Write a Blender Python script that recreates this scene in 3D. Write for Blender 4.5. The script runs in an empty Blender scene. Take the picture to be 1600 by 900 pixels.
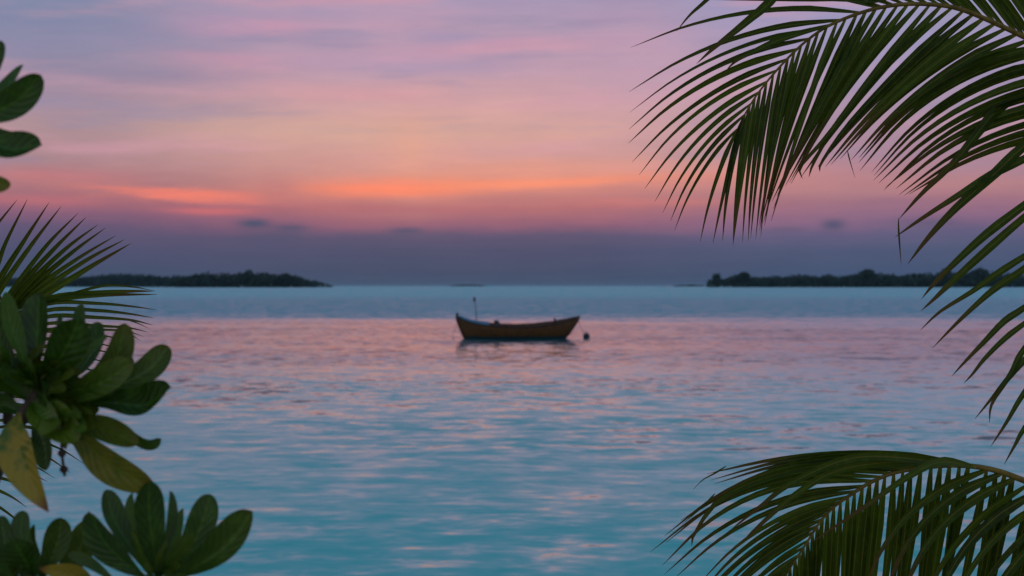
import bpy, bmesh, math, random
import numpy as np
from mathutils import Vector, Matrix, noise

C = bpy.context.scene
COL = C.collection
R = math.radians
rnd = random.Random(11)
F, CX, CY, CAMZ = 2222.2, 800.0, 446.5, 2.5

# ------------------------------------------------------------------ camera
cam = bpy.data.cameras.new('camera'); camo = bpy.data.objects.new('camera', cam); COL.objects.link(camo)
camo.location = (0, 0, CAMZ); camo.rotation_euler = (R(90) - math.atan(3.5 / F), 0, 0)
cam.sensor_width = 36; cam.lens = 50; cam.clip_start = 0.05; cam.clip_end = 80000
cam.dof.use_dof = True; cam.dof.focus_distance = 4.1; cam.dof.aperture_fstop = 5.2
C.camera = camo
C.render.resolution_x, C.render.resolution_y = 1024, 576
C.view_settings.view_transform = 'Standard'; C.view_settings.look = 'None'
C.view_settings.exposure = 0.0; C.view_settings.gamma = 1.0
C.cycles.max_bounces = 6; C.cycles.transparent_max_bounces = 6
C.cycles.use_denoising = True

# ------------------------------------------------------------------ node helper
class NT:
    def __init__(s, tree): s.t = tree; s.n = tree.nodes; s.l = tree.links; s.n.clear()
    def new(s, ty, **kw):
        n = s.n.new(ty)
        for k, v in kw.items(): setattr(n, k, v)
        return n
    def put(s, inp, v):
        if v is None: return
        if isinstance(v, bpy.types.NodeSocket): s.l.new(v, inp)
        elif isinstance(v, (tuple, list)) and len(v) == 3 and inp.type == 'RGBA': inp.default_value = (*v, 1)
        else: inp.default_value = v
    def m(s, op, a, b=None, c=None, clamp=False):
        n = s.new('ShaderNodeMath', operation=op, use_clamp=clamp)
        s.put(n.inputs[0], a); s.put(n.inputs[1], b); s.put(n.inputs[2], c)
        return n.outputs[0]
    def mix(s, f, a, b, blend='MIX'):
        n = s.new('ShaderNodeMix', data_type='RGBA', blend_type=blend)
        s.put(n.inputs[0], f); s.put(n.inputs[6], a); s.put(n.inputs[7], b)
        return n.outputs[2]
    def xyz(s, x, y, z):
        n = s.new('ShaderNodeCombineXYZ')
        for i, v in enumerate((x, y, z)): s.put(n.inputs[i], v)
        return n.outputs[0]
    def sep(s, v):
        n = s.new('ShaderNodeSeparateXYZ'); s.l.new(v, n.inputs[0]); return n.outputs
    def ramp(s, f, stops, interp='LINEAR'):
        n = s.new('ShaderNodeValToRGB'); r = n.color_ramp; r.interpolation = interp
        while len(r.elements) > 1: r.elements.remove(r.elements[-1])
        r.elements[0].position = stops[0][0]; r.elements[0].color = (*stops[0][1], 1)
        for p, c in stops[1:]:
            e = r.elements.new(p); e.color = (*c, 1)
        s.put(n.inputs[0], f); return n.outputs[0]
    def noise(s, v, scale=1, detail=3, rough=.5, dist=0, out=0):
        n = s.new('ShaderNodeTexNoise'); s.put(n.inputs['Vector'], v)
        n.inputs['Scale'].default_value = scale; n.inputs['Detail'].default_value = detail
        n.inputs['Roughness'].default_value = rough; n.inputs['Distortion'].default_value = dist
        return n.outputs[out]
    def smooth(s, v, a, b, lo=0., hi=1.):
        n = s.new('ShaderNodeMapRange', interpolation_type='SMOOTHSTEP'); s.put(n.inputs[0], v)
        for i, q in enumerate((a, b, lo, hi)): n.inputs[i + 1].default_value = q
        return n.outputs[0]

def lin(r, g, b):
    f = lambda c: (c / 255 / 12.92) if c <= 10.3 else ((c / 255 + .055) / 1.055) ** 2.4
    return (f(r), f(g), f(b))

# ------------------------------------------------------------------ sky
W = bpy.data.worlds.new('World'); C.world = W; W.use_nodes = True
w = NT(W.node_tree)
d = w.sep(w.new('ShaderNodeTexCoord').outputs['Generated'])
az = w.m('ARCTAN2', d[0], d[1])                    # 0 straight ahead, + right
el = w.m('ARCSINE', d[2])
elp = w.m('MAXIMUM', el, 0.0)
pv = lambda py: math.atan((CY - py) / F)           # elevation of a height in the view
pu = lambda px: math.atan((px - CX) / F)
uv = w.xyz(az, el, 0)
warp = w.noise(w.xyz(w.m('MULTIPLY', az, 5), w.m('MULTIPLY', el, 22), 3.1), 1, 4, .55)
w1 = w.m('SUBTRACT', warp, .5)
fine = w.m('SUBTRACT', w.noise(w.xyz(w.m('MULTIPLY', az, 22), w.m('MULTIPLY', el, 90), 6.6), 1, 5, .6), .5)
elw = w.m('MAXIMUM', w.m('ADD', w.m('ADD', el, w.m('MULTIPLY', w1, .014)), w.m('MULTIPLY', fine, .007)), 0.0)
t = w.m('DIVIDE', elw, 1.5708)
t = w.m('POWER', t, .5)
P = lambda e: math.sqrt(max(e, 0) / 1.5708)
def stops(tab, high):
    s = [(P(pv(y)), lin(*c)) for y, c in tab]
    s += [(P(R(e)), lin(*c)) for e, c in high]
    return s
HIGH = [(17, (138, 138, 174)), (26, (122, 136, 172)), (45, (112, 134, 168)), (90, (104, 130, 164))]
cen = stops([(446.5, (64, 80, 104)), (425, (68, 80, 106)), (390, (76, 81, 110)), (368, (92, 84, 114)), (350, (146, 96, 118)),
             (320, (182, 112, 116)), (295, (196, 128, 124)), (262, (210, 150, 142)), (215, (214, 163, 156)), (160, (208, 162, 166)),
             (90, (188, 154, 174)), (0, (168, 150, 180))], HIGH)
lef = stops([(446.5, (62, 79, 105)), (425, (66, 80, 108)), (390, (76, 81, 112)), (358, (94, 84, 116)), (335, (130, 92, 120)),
             (315, (158, 104, 120)), (290, (164, 118, 126)), (250, (168, 134, 142)), (205, (172, 142, 150)), (160, (160, 138, 158)),
             (90, (138, 136, 165)), (0, (124, 136, 168))], HIGH)
rig = stops([(446.5, (62, 82, 112)), (425, (66, 84, 115)), (390, (76, 88, 119)), (366, (98, 92, 126)), (345, (136, 102, 132)),
             (320, (158, 112, 130)), (295, (176, 126, 134)), (262, (172, 130, 146)), (215, (168, 136, 156)), (160, (166, 142, 168)),
             (90, (160, 148, 184)), (0, (148, 150, 188))], HIGH)
ccen, clef, crig = (w.ramp(t, s) for s in (cen, lef, rig))
azw = w.m('ADD', az, w.m('MULTIPLY', w1, .15))
fl = w.smooth(azw, pu(620), pu(40)); fr = w.smooth(azw, pu(820), pu(1350))
sky = w.mix(fr, w.mix(fl, ccen, clef), crig)

def blob(px, py, sx, sy, tilt=0.0, n=w1, wob=.004):
    """soft patch of cloud light at a bearing and height"""
    du = w.m('SUBTRACT', az, pu(px))
    dv = w.m('ADD', w.m('SUBTRACT', el, pv(py)), w.m('ADD', w.m('MULTIPLY', du, -tilt), w.m('MULTIPLY', n, wob)))
    a = w.m('POWER', w.m('DIVIDE', w.m('ABSOLUTE', du), sx / F), 2.4)
    b = w.m('POWER', w.m('DIVIDE', w.m('ABSOLUTE', dv), sy / F), 2.0)
    return w.m('EXPONENT', w.m('MULTIPLY', w.m('ADD', a, b), -1.0))
n2 = w.noise(w.xyz(w.m('MULTIPLY', az, 9), w.m('MULTIPLY', el, 75), 8.3), 1, 5, .6)
n2c = w.m('SUBTRACT', n2, .5)
n3 = w.noise(w.xyz(w.m('MULTIPLY', az, 4.2), w.m('MULTIPLY', w.m('ADD', el, w.m('MULTIPLY', az, -.05)), 34), 1.7), 1, 5, .55)
# broad pink and slate bands of high cloud
band = w.smooth(w.m('ADD', n3, w.m('MULTIPLY', n2c, .35)), .46, .74)
hi_mask = w.m('MULTIPLY', w.smooth(el, pv(300), pv(230)), w.smooth(el, R(26), R(12)))
sky = w.mix(w.m('MULTIPLY', w.m('MULTIPLY', band, hi_mask), .70), sky, lin(208, 154, 170))
slate = w.smooth(w.m('ADD', n3, w.m('MULTIPLY', n2c, .35)), .48, .30)
sky = w.mix(w.m('MULTIPLY', w.m('MULTIPLY', slate, hi_mask), .60), sky, lin(146, 138, 168))
def add(px, py, sx, sy, col, f, tilt=0., wob=.008):
    global sky
    g = w.m('MULTIPLY', blob(px, py, sx, sy, tilt, n2c, wob), f, clamp=True)
    sky = w.mix(g, sky, lin(*col))
add(690, 235, 280, 70, (218, 160, 148), .30)
add(520, 205, 260, 26, (208, 168, 150), .45, wob=.004)
add(642, 246, 22, 52, (240, 168, 138), .28, wob=.008)
add(645, 240, 62, 66, (232, 166, 144), .28, wob=.01)
add(900, 266, 240, 16, (226, 154, 140), .55)
add(1000, 285, 240, 14, (220, 138, 126), .45)
add(800, 286, 300, 12, (238, 144, 120), .75, .028, .014)
add(760, 272, 230, 16, (230, 150, 126), .45, .02, .012)
add(610, 296, 135, 13, (252, 136, 106), .92, .010, .010)
add(820, 288, 170, 10, (252, 146, 112), .60, .03, .010)
add(262, 308, 125, 6, (244, 130, 112), .75, -.02, .022)
add(320, 308, 70, 6, (244, 130, 110), .55, .0, .018)
add(435, 296, 30, 16, (176, 118, 126), .35)
add(330, 330, 70, 5, (226, 112, 112), .60, .0, .008)
add(70, 320, 90, 8, (216, 116, 118), .35, .0, .010)
add(90, 285, 110, 14, (214, 120, 122), .45, .0, .010)
add(1020, 318, 130, 7, (206, 122, 118), .50)
add(1330, 298, 220, 12, (192, 134, 138), .45)
add(640, 326, 300, 6, (172, 104, 114), .5)
add(400, 46, 110, 14, (212, 152, 174), .60, .0, .022)
add(350, 100, 90, 14, (208, 150, 170), .50, 0, .02)
add(350, 40, 60, 22, (160, 145, 176), .4)
add(540, 146, 150, 14, (216, 156, 162), .45, .02, .02)
add(790, 74, 190, 13, (210, 154, 174), .60, .06, .02)
add(620, 40, 90, 14, (202, 156, 176), .4, 0, .02)
add(640, 20, 120, 8, (196, 154, 178), .40)
add(640, 104, 200, 16, (160, 146, 182), .45)
add(240, 128, 160, 12, (140, 130, 160), .45)
add(980, 60, 80, 60, (190, 152, 176), .35)
add(1010, 110, 130, 60, (190, 156, 178), .4)
add(700, 60, 60, 10, (150, 142, 180), .45)
# fine fibrous texture through the lit cloud and mottling in the bank
n4 = w.m('SUBTRACT', w.noise(w.xyz(w.m('MULTIPLY', az, 16), w.m('MULTIPLY', w.m('ADD', el, w.m('MULTIPLY', w1, .02)), 190), 12.5), 1, 5, .65), .5)
n5 = w.m('SUBTRACT', w.noise(w.xyz(w.m('MULTIPLY', az, 20), w.m('MULTIPLY', el, 60), 2.2), 1, 5, .6), .5)
low = w.smooth(el, R(22), R(8))
k1 = w.m('ADD', 1.0, w.m('MULTIPLY', low, w.m('ADD', w.m('MULTIPLY', n4, .20), w.m('MULTIPLY', n5, .22))))
k2 = w.m('ADD', 1.0, w.m('MULTIPLY', low, w.m('ADD', w.m('MULTIPLY', n4, .10), w.m('MULTIPLY', n5, .06))))
sky = w.mix(1.0, sky, w.xyz(k1, w.m('MULTIPLY', w.m('ADD', k1, k2), .5), k2), 'MULTIPLY')
# small dark clouds on top of the low bank
for px, py, sx, sy, f in ((398, 350, 24, 8, .95), (455, 356, 26, 7, .7), (635, 359, 26, 6, .7), (425, 374, 60, 12, .45),
                          (1302, 356, 17, 9, .8), (1455, 352, 50, 10, .45), (1230, 362, 30, 5, .35), (560, 372, 60, 9, .25)):
    add(px, py, sx, sy, (70, 80, 110), f, 0, .009)
# the sky away from the afterglow: unseen dusk sky, brightened low to light leaves
nish = w.new('ShaderNodeTexSky', sky_type='NISHITA', sun_disc=False)
nish.sun_elevation = R(-2.0); nish.sun_rotation = R(-4)
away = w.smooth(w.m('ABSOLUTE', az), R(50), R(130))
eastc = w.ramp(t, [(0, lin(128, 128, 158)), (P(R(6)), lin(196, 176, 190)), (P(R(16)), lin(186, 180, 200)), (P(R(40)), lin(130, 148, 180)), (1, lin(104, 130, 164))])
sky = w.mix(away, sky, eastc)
nb = w.new('ShaderNodeVectorMath', operation='SCALE'); w.put(nb.inputs[0], nish.outputs[0]); nb.inputs[3].default_value = .015
sky = w.mix(1.0, sky, nb.outputs[0], 'ADD')
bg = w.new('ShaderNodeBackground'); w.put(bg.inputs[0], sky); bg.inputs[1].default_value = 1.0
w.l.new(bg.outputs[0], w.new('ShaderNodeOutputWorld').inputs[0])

# the sun has set behind the bank of cloud: only a faint, broad, warm glow is left
sl = bpy.data.lights.new('sun', 'SUN'); so = bpy.data.objects.new('sun', sl); COL.objects.link(so)
sl.energy = .02; sl.angle = R(60); sl.color = (1, .62, .42)
so.rotation_euler = (R(90 - 7), 0, R(180 + 4)); so.location = (0, 0, 30)

# ------------------------------------------------------------------ object helpers
def tag(o, label=None, cat=None, group=None, kind=None):
    for k, v in (('label', label), ('category', cat), ('group', group), ('kind', kind)):
        if v: o[k] = v
    return o
def empty(name, loc=(0, 0, 0)):
    o = bpy.data.objects.new(name, None); COL.objects.link(o); o.location = loc; o.empty_display_size = .2; return o
class MB:
    def __init__(s): s.v = []; s.f = []; s.uv = []; s.tn = []; s.mi = []
    def add(s, verts, faces, uvs=None, tone=(0, 0), mi=0):
        o = len(s.v); s.v += [tuple(p) for p in verts]
        for f in faces:
            s.f.append([i + o for i in f]); s.mi.append(mi)
            s.uv += [uvs[i] for i in f] if uvs else [(0, 0)] * len(f)
            s.tn += [tone] * len(f)
    def build(s, name, mats, parent=None, smooth=True):
        me = bpy.data.meshes.new(name); off = Vector(parent_world(parent)) if parent else Vector((0, 0, 0))
        me.from_pydata([(x - off.x, y - off.y, z - off.z) for x, y, z in s.v], [], s.f)
        u = me.uv_layers.new(name='UVMap'); u.data.foreach_set('uv', np.array(s.uv, 'f').ravel())
        u2 = me.uv_layers.new(name='tone'); u2.data.foreach_set('uv', np.array(s.tn, 'f').ravel())
        for m in (mats if isinstance(mats, (list, tuple)) else [mats]): me.materials.append(m)
        me.polygons.foreach_set('material_index', s.mi)
        me.polygons.foreach_set('use_smooth', [smooth] * len(s.f)); me.update()
        o = bpy.data.objects.new(name, me); COL.objects.link(o)
        if parent: o.parent = parent
        return o
def parent_world(p):
    v = Vector((0, 0, 0))
    while p: v += p.location; p = p.parent
    return v
def at(px, py, dd): return Vector(((px - CX) / F * dd, dd, CAMZ - (py - CY) / F * dd))
def cr(pts, n):
    """smooth curve through points, n+1 samples by parameter"""
    p = [pts[0] * 2 - pts[1]] + list(pts) + [pts[-1] * 2 - pts[-2]]; m = len(pts) - 1; out = []
    for i in range(n + 1):
        x = i / n * m; k = min(int(x), m - 1); u = x - k; a, b, c, e = p[k:k + 4]
        out.append(.5 * ((2 * b) + (c - a) * u + (2 * a - 5 * b + 4 * c - e) * u * u + (3 * b - a - 3 * c + e) * u ** 3))
    return out
def tube(mb, pts, rad, seg=8, mi=0, tone=(0, 0), cap=True, n=None):
    pts = cr([Vector(p) for p in pts], n or max(4, len(pts) * 4)); N = len(pts)
    rf = rad if callable(rad) else (lambda t: rad)
    vs, fs, uvs = [], [], []; ref = Vector((0, 0, 1))
    for i, p in enumerate(pts):
        T = (pts[min(i + 1, N - 1)] - pts[max(i - 1, 0)]).normalized()
        if abs(T.dot(ref)) > .95: ref = Vector((1, 0, 0))
        A = T.cross(ref).normalized(); B = T.cross(A); ref = ref if abs(T.dot(ref)) < .95 else B
        for k in range(seg):
            a = 2 * math.pi * k / seg; vs.append(p + (A * math.cos(a) + B * math.sin(a)) * rf(i / (N - 1))); uvs.append((k / seg, i / (N - 1)))
    for i in range(N - 1):
        for k in range(seg): fs.append([i * seg + k, i * seg + (k + 1) % seg, (i + 1) * seg + (k + 1) % seg, (i + 1) * seg + k])
    if cap: fs.append(list(range(seg))[::-1]); fs.append([(N - 1) * seg + k for k in range(seg)])
    mb.add(vs, fs, uvs, tone, mi)

# ------------------------------------------------------------------ materials
def material(name):
    m = bpy.data.materials.new(name); m.use_nodes = True; return m, NT(m.node_tree)
def finish(nt, sh): nt.l.new(sh, nt.new('ShaderNodeOutputMaterial').inputs[0])
def pbsdf(nt, col, rough=.5, spec=.5, normal=None, metal=0):
    b = nt.new('ShaderNodeBsdfPrincipled'); nt.put(b.inputs['Base Color'], col); nt.put(b.inputs['Roughness'], rough)
    b.inputs['Specular IOR Level'].default_value = spec; nt.put(b.inputs['Metallic'], metal)
    if normal: nt.put(b.inputs['Normal'], normal)
    return b.outputs[0]
def plain(name, col, rough=.6, var=.35, scale=6, spec=.4):
    m, n = material(name); co = n.new('ShaderNodeTexCoord').outputs['Object']
    k = n.noise(co, scale, 6, .6)
    c = n.mix(n.smooth(k, .3, .7), tuple(x * (1 - var) for x in col), tuple(min(1, x * (1 + var)) for x in col))
    bp = n.new('ShaderNodeBump'); bp.inputs[0].default_value = .3; bp.inputs[1].default_value = .01; n.put(bp.inputs['Height'], k)
    finish(n, pbsdf(n, c, rough, spec, bp.outputs[0])); return m
def leaf_material(name, kind):
    m, n = material(name)
    u = n.new('ShaderNodeUVMap', uv_map='UVMap').outputs[0]; tn = n.new('ShaderNodeUVMap', uv_map='tone').outputs[0]
    U = n.sep(u); T = n.sep(tn)
    across = n.m('ABSOLUTE', n.m('SUBTRACT', U[0], .5))
    pos = n.new('ShaderNodeNewGeometry').outputs['Position']
    blotch = n.noise(pos, 38 if kind == 'palm' else 45, 4, .6)
    if kind == 'palm':
        a, b, y, br = (.013, .034, .001), (.066, .132, .004), (.26, .24, .03), (.13, .065, .018)
    else:
        a, b, y, br = (.006, .046, .002), (.050, .155, .009), (.34, .28, .02), (.22, .09, .02)
    c = n.mix(T[0], a, b)
    c = n.mix(n.m('MULTIPLY', n.smooth(blotch, .45, .75), .35), c, tuple(x * 1.7 for x in b))
    if kind == 'palm':
        st = n.noise(n.xyz(n.m('MULTIPLY', U[0], 26), n.m('MULTIPLY', U[1], 1.5), T[0]), 1, 2)
        c = n.mix(n.m('MULTIPLY', n.smooth(st, .4, .65), .30), c, tuple(x * .5 for x in a))
        c = n.mix(n.smooth(across, .07, .02, 0, .55), c, y)                       # pale midrib
        c = n.mix(n.m('MULTIPLY', n.smooth(n.m('ADD', U[1], n.m('ADD', n.m('MULTIPLY', blotch, .18), n.m('MULTIPLY', T[0], .12))), .74, 1.04), .9), c, br)
        c = n.mix(n.smooth(U[1], .05, .0, 0, .8), c, y)
        rough, spec, tr = .42, .18, .38
    else:
        vein = n.m('SINE', n.m('MULTIPLY', n.m('ADD', n.m('MULTIPLY', U[1], 9), n.m('MULTIPLY', across, -4.5)), 6.2832))
        c = n.mix(n.smooth(vein, .86, 1, 0, .28), c, tuple(x * 1.9 for x in b))
        c = n.mix(n.smooth(across, .05, .015, 0, .3), c, tuple(x * 2.2 for x in b))
        yl = n.m('MULTIPLY', T[1], n.smooth(n.m('ADD', blotch, n.m('MULTIPLY', U[1], .35)), .42, .78), clamp=True)
        c = n.mix(yl, c, y)
        c = n.mix(n.m('MULTIPLY', T[1], n.smooth(U[1], .84, 1.0, 0, .9), clamp=True), c, br)
        spot = n.noise(pos, 190, 3, .6)
        c = n.mix(n.smooth(spot, .66, .74, 0, .55), c, br)
        nib = n.m('ADD', across, n.m('MULTIPLY', n.m('SUBTRACT', n.noise(pos, 70, 3), .5), .10))
        c = n.mix(n.smooth(nib, .475, .51, 0, .45), c, (.13, .10, .02))
        rough, spec, tr = n.smooth(blotch, .3, .7, .30, .46), .42, .22
    bp = n.new('ShaderNodeBump'); bp.inputs[0].default_value = .25; bp.inputs[1].default_value = .002
    if kind == 'palm': hgt = n.noise(n.xyz(n.m('MULTIPLY', U[0], 18), U[1], 0), 1, 1)
    else: hgt = n.m('ADD', vein, n.m('MULTIPLY', blotch, 3))
    n.put(bp.inputs['Height'], hgt)
    s1 = pbsdf(n, c, rough, spec, bp.outputs[0])
    tl = n.new('ShaderNodeBsdfTranslucent'); n.put(tl.inputs[0], n.mix(.5, c, (.13, .15, .01)))
    mx = n.new('ShaderNodeMixShader'); mx.inputs[0].default_value = tr; n.l.new(s1, mx.inputs[1]); n.l.new(tl.outputs[0], mx.inputs[2])
    finish(n, mx.outputs[0]); return m
M_palm = leaf_material('palm_leaflet', 'palm'); M_scae = leaf_material('broad_leaf', 'broad')
M_rachis = plain('rachis', (.16, .125, .022), .6, .3, 30, .2)
M_bark = plain('bark', (.075, .055, .040), .9, .5, 20)
M_twig = plain('twig', (.060, .052, .030), .8, .4, 60)
M_sand = plain('sand', (.42, .38, .31), .95, .12, 3)
M_far = plain('far_foliage', (.018, .052, .034), .8, .5, .15)
M_farbark = plain('far_bark', (.10, .08, .06), .9, .3, .5)

# ------------------------------------------------------------------ water
def water():
    m, n = material('lagoon_water')
    pos = n.new('ShaderNodeNewGeometry').outputs['Position']; p = n.sep(pos)
    X, Y = p[0], p[1]
    dist = n.m('SQRT', n.m('ADD', n.m('POWER', X, 2), n.m('POWER', Y, 2)))
    big = n.noise(n.xyz(n.m('MULTIPLY', X, .022), n.m('MULTIPLY', Y, .03), 0), 1, 5, .62)
    # outside the reef edge the wind ruffles the surface, inside it lies calmer
    edge = n.m('MULTIPLY', dist, n.m('ADD', .74, n.m('MULTIPLY', big, .55)))
    streak = n.m('SUBTRACT', n.noise(n.xyz(n.m('MULTIPLY', X, .03), n.m('MULTIPLY', Y, .11), 31), 1, 5, .65), .5)
    edge = n.m('MULTIPLY', edge, n.m('ADD', 1.0, n.m('MULTIPLY', streak, .55)))
    ruff = n.smooth(edge, 84, 142)
    def f(sx, sy, sc, seed, det=2, ro=.5):
        return n.m('SUBTRACT', n.noise(n.xyz(n.m('MULTIPLY', X, sx), n.m('MULTIPLY', Y, sy), seed), sc, det, ro, .35), .5)
    gust = n.noise(n.xyz(n.m('MULTIPLY', X, .05), n.m('MULTIPLY', Y, .13), 4), 1, 3)
    gs = n.smooth(gust, .35, .65, .65, 1.3)
    a1, a2, a3 = f(.45, .62, 1, 1.3), f(1.2, 2.0, 1, 7.7), f(3.6, 5.0, 1, 3.9)
    sy = n.m('ADD', n.m('ADD', n.m('MULTIPLY', a1, .14), n.m('MULTIPLY', a2, .43)), n.m('ADD', n.m('MULTIPLY', a3, .20), n.m('MULTIPLY', f(7, 11, 1, 5.1), .07)))
    sy = n.m('MULTIPLY', n.m('MULTIPLY', sy, gs), n.smooth(dist, 14, 60, 1.0, .70))
    sx = n.m('ADD', n.m('MULTIPLY', f(.5, .5, 1, 11.1), .08), n.m('MULTIPLY', f(2.2, 1.9, 1, 15.2), .14))
    sr = n.m('MULTIPLY', f(1.1, 2.1, 1, 21.5, 3, .7), 1.3)
    ss = n.m('ADD', n.m('MULTIPLY', n.m('SUBTRACT', 1.0, ruff), sy), n.m('MULTIPLY', ruff, sr))
    # wind leans the faces towards the shore
    bias = n.m('ADD', n.m('MULTIPLY', ruff, .20), n.smooth(dist, 12, 55, .070, .024))
    ss = n.m('ADD', ss, bias)
    nv = n.new('ShaderNodeVectorMath', operation='NORMALIZE'); n.put(nv.inputs[0], n.xyz(sx, n.m('MULTIPLY', ss, -1.0), 1.0))
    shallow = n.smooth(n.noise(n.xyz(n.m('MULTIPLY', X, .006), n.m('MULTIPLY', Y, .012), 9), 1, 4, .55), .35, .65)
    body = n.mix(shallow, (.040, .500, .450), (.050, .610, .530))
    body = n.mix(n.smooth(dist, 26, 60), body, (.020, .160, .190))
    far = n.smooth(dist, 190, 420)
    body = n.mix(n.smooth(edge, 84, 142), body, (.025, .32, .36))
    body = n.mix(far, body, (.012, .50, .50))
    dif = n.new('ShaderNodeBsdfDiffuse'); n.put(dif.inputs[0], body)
    gl = n.new('ShaderNodeBsdfGlossy'); gl.inputs['Roughness'].default_value = .03; gl.inputs['Color'].default_value = (1, 1, 1, 1)
    n.put(gl.inputs['Roughness'], n.smooth(ruff, 0, 1, .075, .2))
    n.put(gl.inputs['Normal'], nv.outputs[0])
    fr = n.new('ShaderNodeFresnel'); fr.inputs[0].default_value = 1.33; n.put(fr.inputs[1], nv.outputs[0])
    mx = n.new('ShaderNodeMixShader'); n.put(mx.inputs[0], fr.outputs[0]); n.l.new(dif.outputs[0], mx.inputs[1]); n.l.new(gl.outputs[0], mx.inputs[2])
    finish(n, mx.outputs[0])
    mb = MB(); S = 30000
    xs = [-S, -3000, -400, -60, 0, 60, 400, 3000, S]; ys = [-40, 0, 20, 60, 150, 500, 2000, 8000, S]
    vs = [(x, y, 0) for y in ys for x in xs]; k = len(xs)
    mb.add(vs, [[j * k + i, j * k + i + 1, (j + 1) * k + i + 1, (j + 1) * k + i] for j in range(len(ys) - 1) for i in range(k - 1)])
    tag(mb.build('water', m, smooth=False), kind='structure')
water()

def ground_z(x, y):
    z = .95 - max(0, y - 1.5) * .13
    return max(z, -1.2) + .03 * noise.noise(Vector((x * .6, y * .6, 0)))
def beach():
    mb = MB(); nx, ny = 90, 60
    vs = []
    for j in range(ny + 1):
        for i in range(nx + 1):
            x = -30 + 60 * i / nx; y = -25 + 43 * j / ny; vs.append((x, y, ground_z(x, y)))
    mb.add(vs, [[j * (nx + 1) + i, j * (nx + 1) + i + 1, (j + 1) * (nx + 1) + i + 1, (j + 1) * (nx + 1) + i] for j in range(ny) for i in range(nx)])
    tag(mb.build('beach', M_sand), kind='structure')
beach()

# ------------------------------------------------------------------ islands
def clump(mb, c, rx, ry, rz, n, size, r):
    for _ in range(n):
        while True:
            q = Vector((r.uniform(-1, 1), r.uniform(-1, 1), r.uniform(-1, 1)))
            if .25 < q.length < 1: break
        k = 1 + .25 * noise.noise(q * 2.2 + c * .1)
        p = c + Vector((q.x * rx * k, q.y * ry * k, q.z * rz * k))
        a = Vector((r.gauss(0, 1), r.gauss(0, 1), r.gauss(0, 1))).normalized(); b = a.orthogonal().normalized(); e = a.cross(b)
        s = size * r.uniform(.5, 1.2)
        mb.add([p + b * s, p + e * s * .6, p - b * s, p - e * s * .6], [[0, 1, 2, 3]])
def prof(tab, x):
    for (x0, y0), (x1, y1) in zip(tab, tab[1:]):
        if x0 <= x <= x1: return y0 + (y1 - y0) * (x - x0) / (x1 - x0)
    return tab[-1][1]
def island(tab, dist, depth, seed, label, dens=1.0, tall=()):
    r = random.Random(seed); x0, x1 = tab[0][0], tab[-1][0]; ppm = F / dist
    X0, X1 = (x0 - CX) / ppm, (x1 - CX) / ppm
    # sand and soil: a low mound
    mb = MB(); n = 60; m = 8; vs = []
    for i in range(n + 1):
        a = i / n; x = X0 - 6 + (X1 - X0 + 12) * a; wd = depth * max(.04, math.sin(math.pi * min(max(a, .0), 1))) ** .5
        wd *= 1 + .2 * noise.noise(Vector((x * .02, seed, 0)))
        for j in range(m + 1):
            b = j / m; vs.append((x, dist - wd * .08 + wd * b, -1.0 + 2.2 * math.sin(math.pi * b) * (math.sin(math.pi * a) ** .4 if 0 < a < 1 else 0)))
    mb.add(vs, [[i * (m + 1) + j, (i + 1) * (m + 1) + j, (i + 1) * (m + 1) + j + 1, i * (m + 1) + j + 1] for i in range(n) for j in range(m)])
    tag(mb.build('island', M_sand), kind='structure')
    # the wood reads as one mass
    mb = MB(); x = x0
    while x < x1:
        top = prof(tab, x); H = (CY + CAMZ * ppm - top) / ppm
        H *= r.uniform(.96, 1.18)
        for row in range(3):
            Y = dist + 4 + row * depth * .16 + r.uniform(-5, 5); sc = Y / dist
            hh = max(1.6, H * (r.uniform(.6, .9) if row == 0 else r.uniform(.85, 1.04)))
            cr_ = max(1.3, hh * r.uniform(.26, .36))
            c = Vector(((x + r.uniform(-3, 3) - CX) / ppm * sc, Y, hh * sc - cr_))
            clump(mb, c, cr_ * 1.5, cr_ * 1.4, cr_, int(34 * dens), cr_ * .40, r)
            cl = Vector((c.x + r.uniform(-2, 2), Y - 2, max(1.0, (hh - cr_) * .45)))
            clump(mb, cl, cr_ * 1.4, cr_, max(.8, (hh - cr_) * .55), int(20 * dens), cr_ * .45, r)
        x += max(1.6, 3.6 * ppm)
    tag(mb.build('woodland', M_far, smooth=False), label=label, cat='woodland', kind='stuff')
    for px, py, wpx, lab in tall:
        hgt = (CY + CAMZ * ppm - py) / ppm; cw = wpx / ppm / 2
        t0 = empty('tree', ((px - CX) / ppm, dist + 6, .9)); tag(t0, lab, 'tree', 'tall trees above the island woods')
        b = t0.location
        mt = MB(); tube(mt, [b, b + Vector((.3, 0, hgt * .4)), b + Vector((0, 0, hgt * .8))], lambda t: .45 - .25 * t, 6); mt.build('trunk', M_farbark, t0)
        mc = MB(); ch = hgt * .25
        for k in range(6):
            c = b + Vector((r.uniform(-.5, .5) * cw, r.uniform(-.5, .5) * cw, hgt - .9 - ch * r.uniform(.75, 1.5)))
            if k == 0: c = b + Vector((0, 0, hgt - .9 - ch * .7))
            clump(mc, c, cw * .75, cw * .75, ch * .7, 80, cw * .26, r)
        mc.build('crown', M_far, t0, smooth=False)
island([(-160, 436), (60, 435), (120, 434), (160, 431), (205, 430), (250, 432), (268, 435), (290, 436), (330, 440)], 2700, 120, 3,
       'low dark strip of woods on the farther end of the left island')
island([(262, 437), (280, 432), (300, 429), (320, 428), (372, 428), (380, 427), (410, 428), (430, 431), (446, 431), (462, 432), (480, 437), (500, 440), (519, 446)],
       2100, 90, 4, 'dark wooded island left of the boat, tapering to a point at its right end', tall=(
       (388, 421, 17, 'round-topped tree rising highest above the left island'),
       (445, 427.5, 24, 'broad flat tree near the tapering right end of the left island')))
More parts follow.
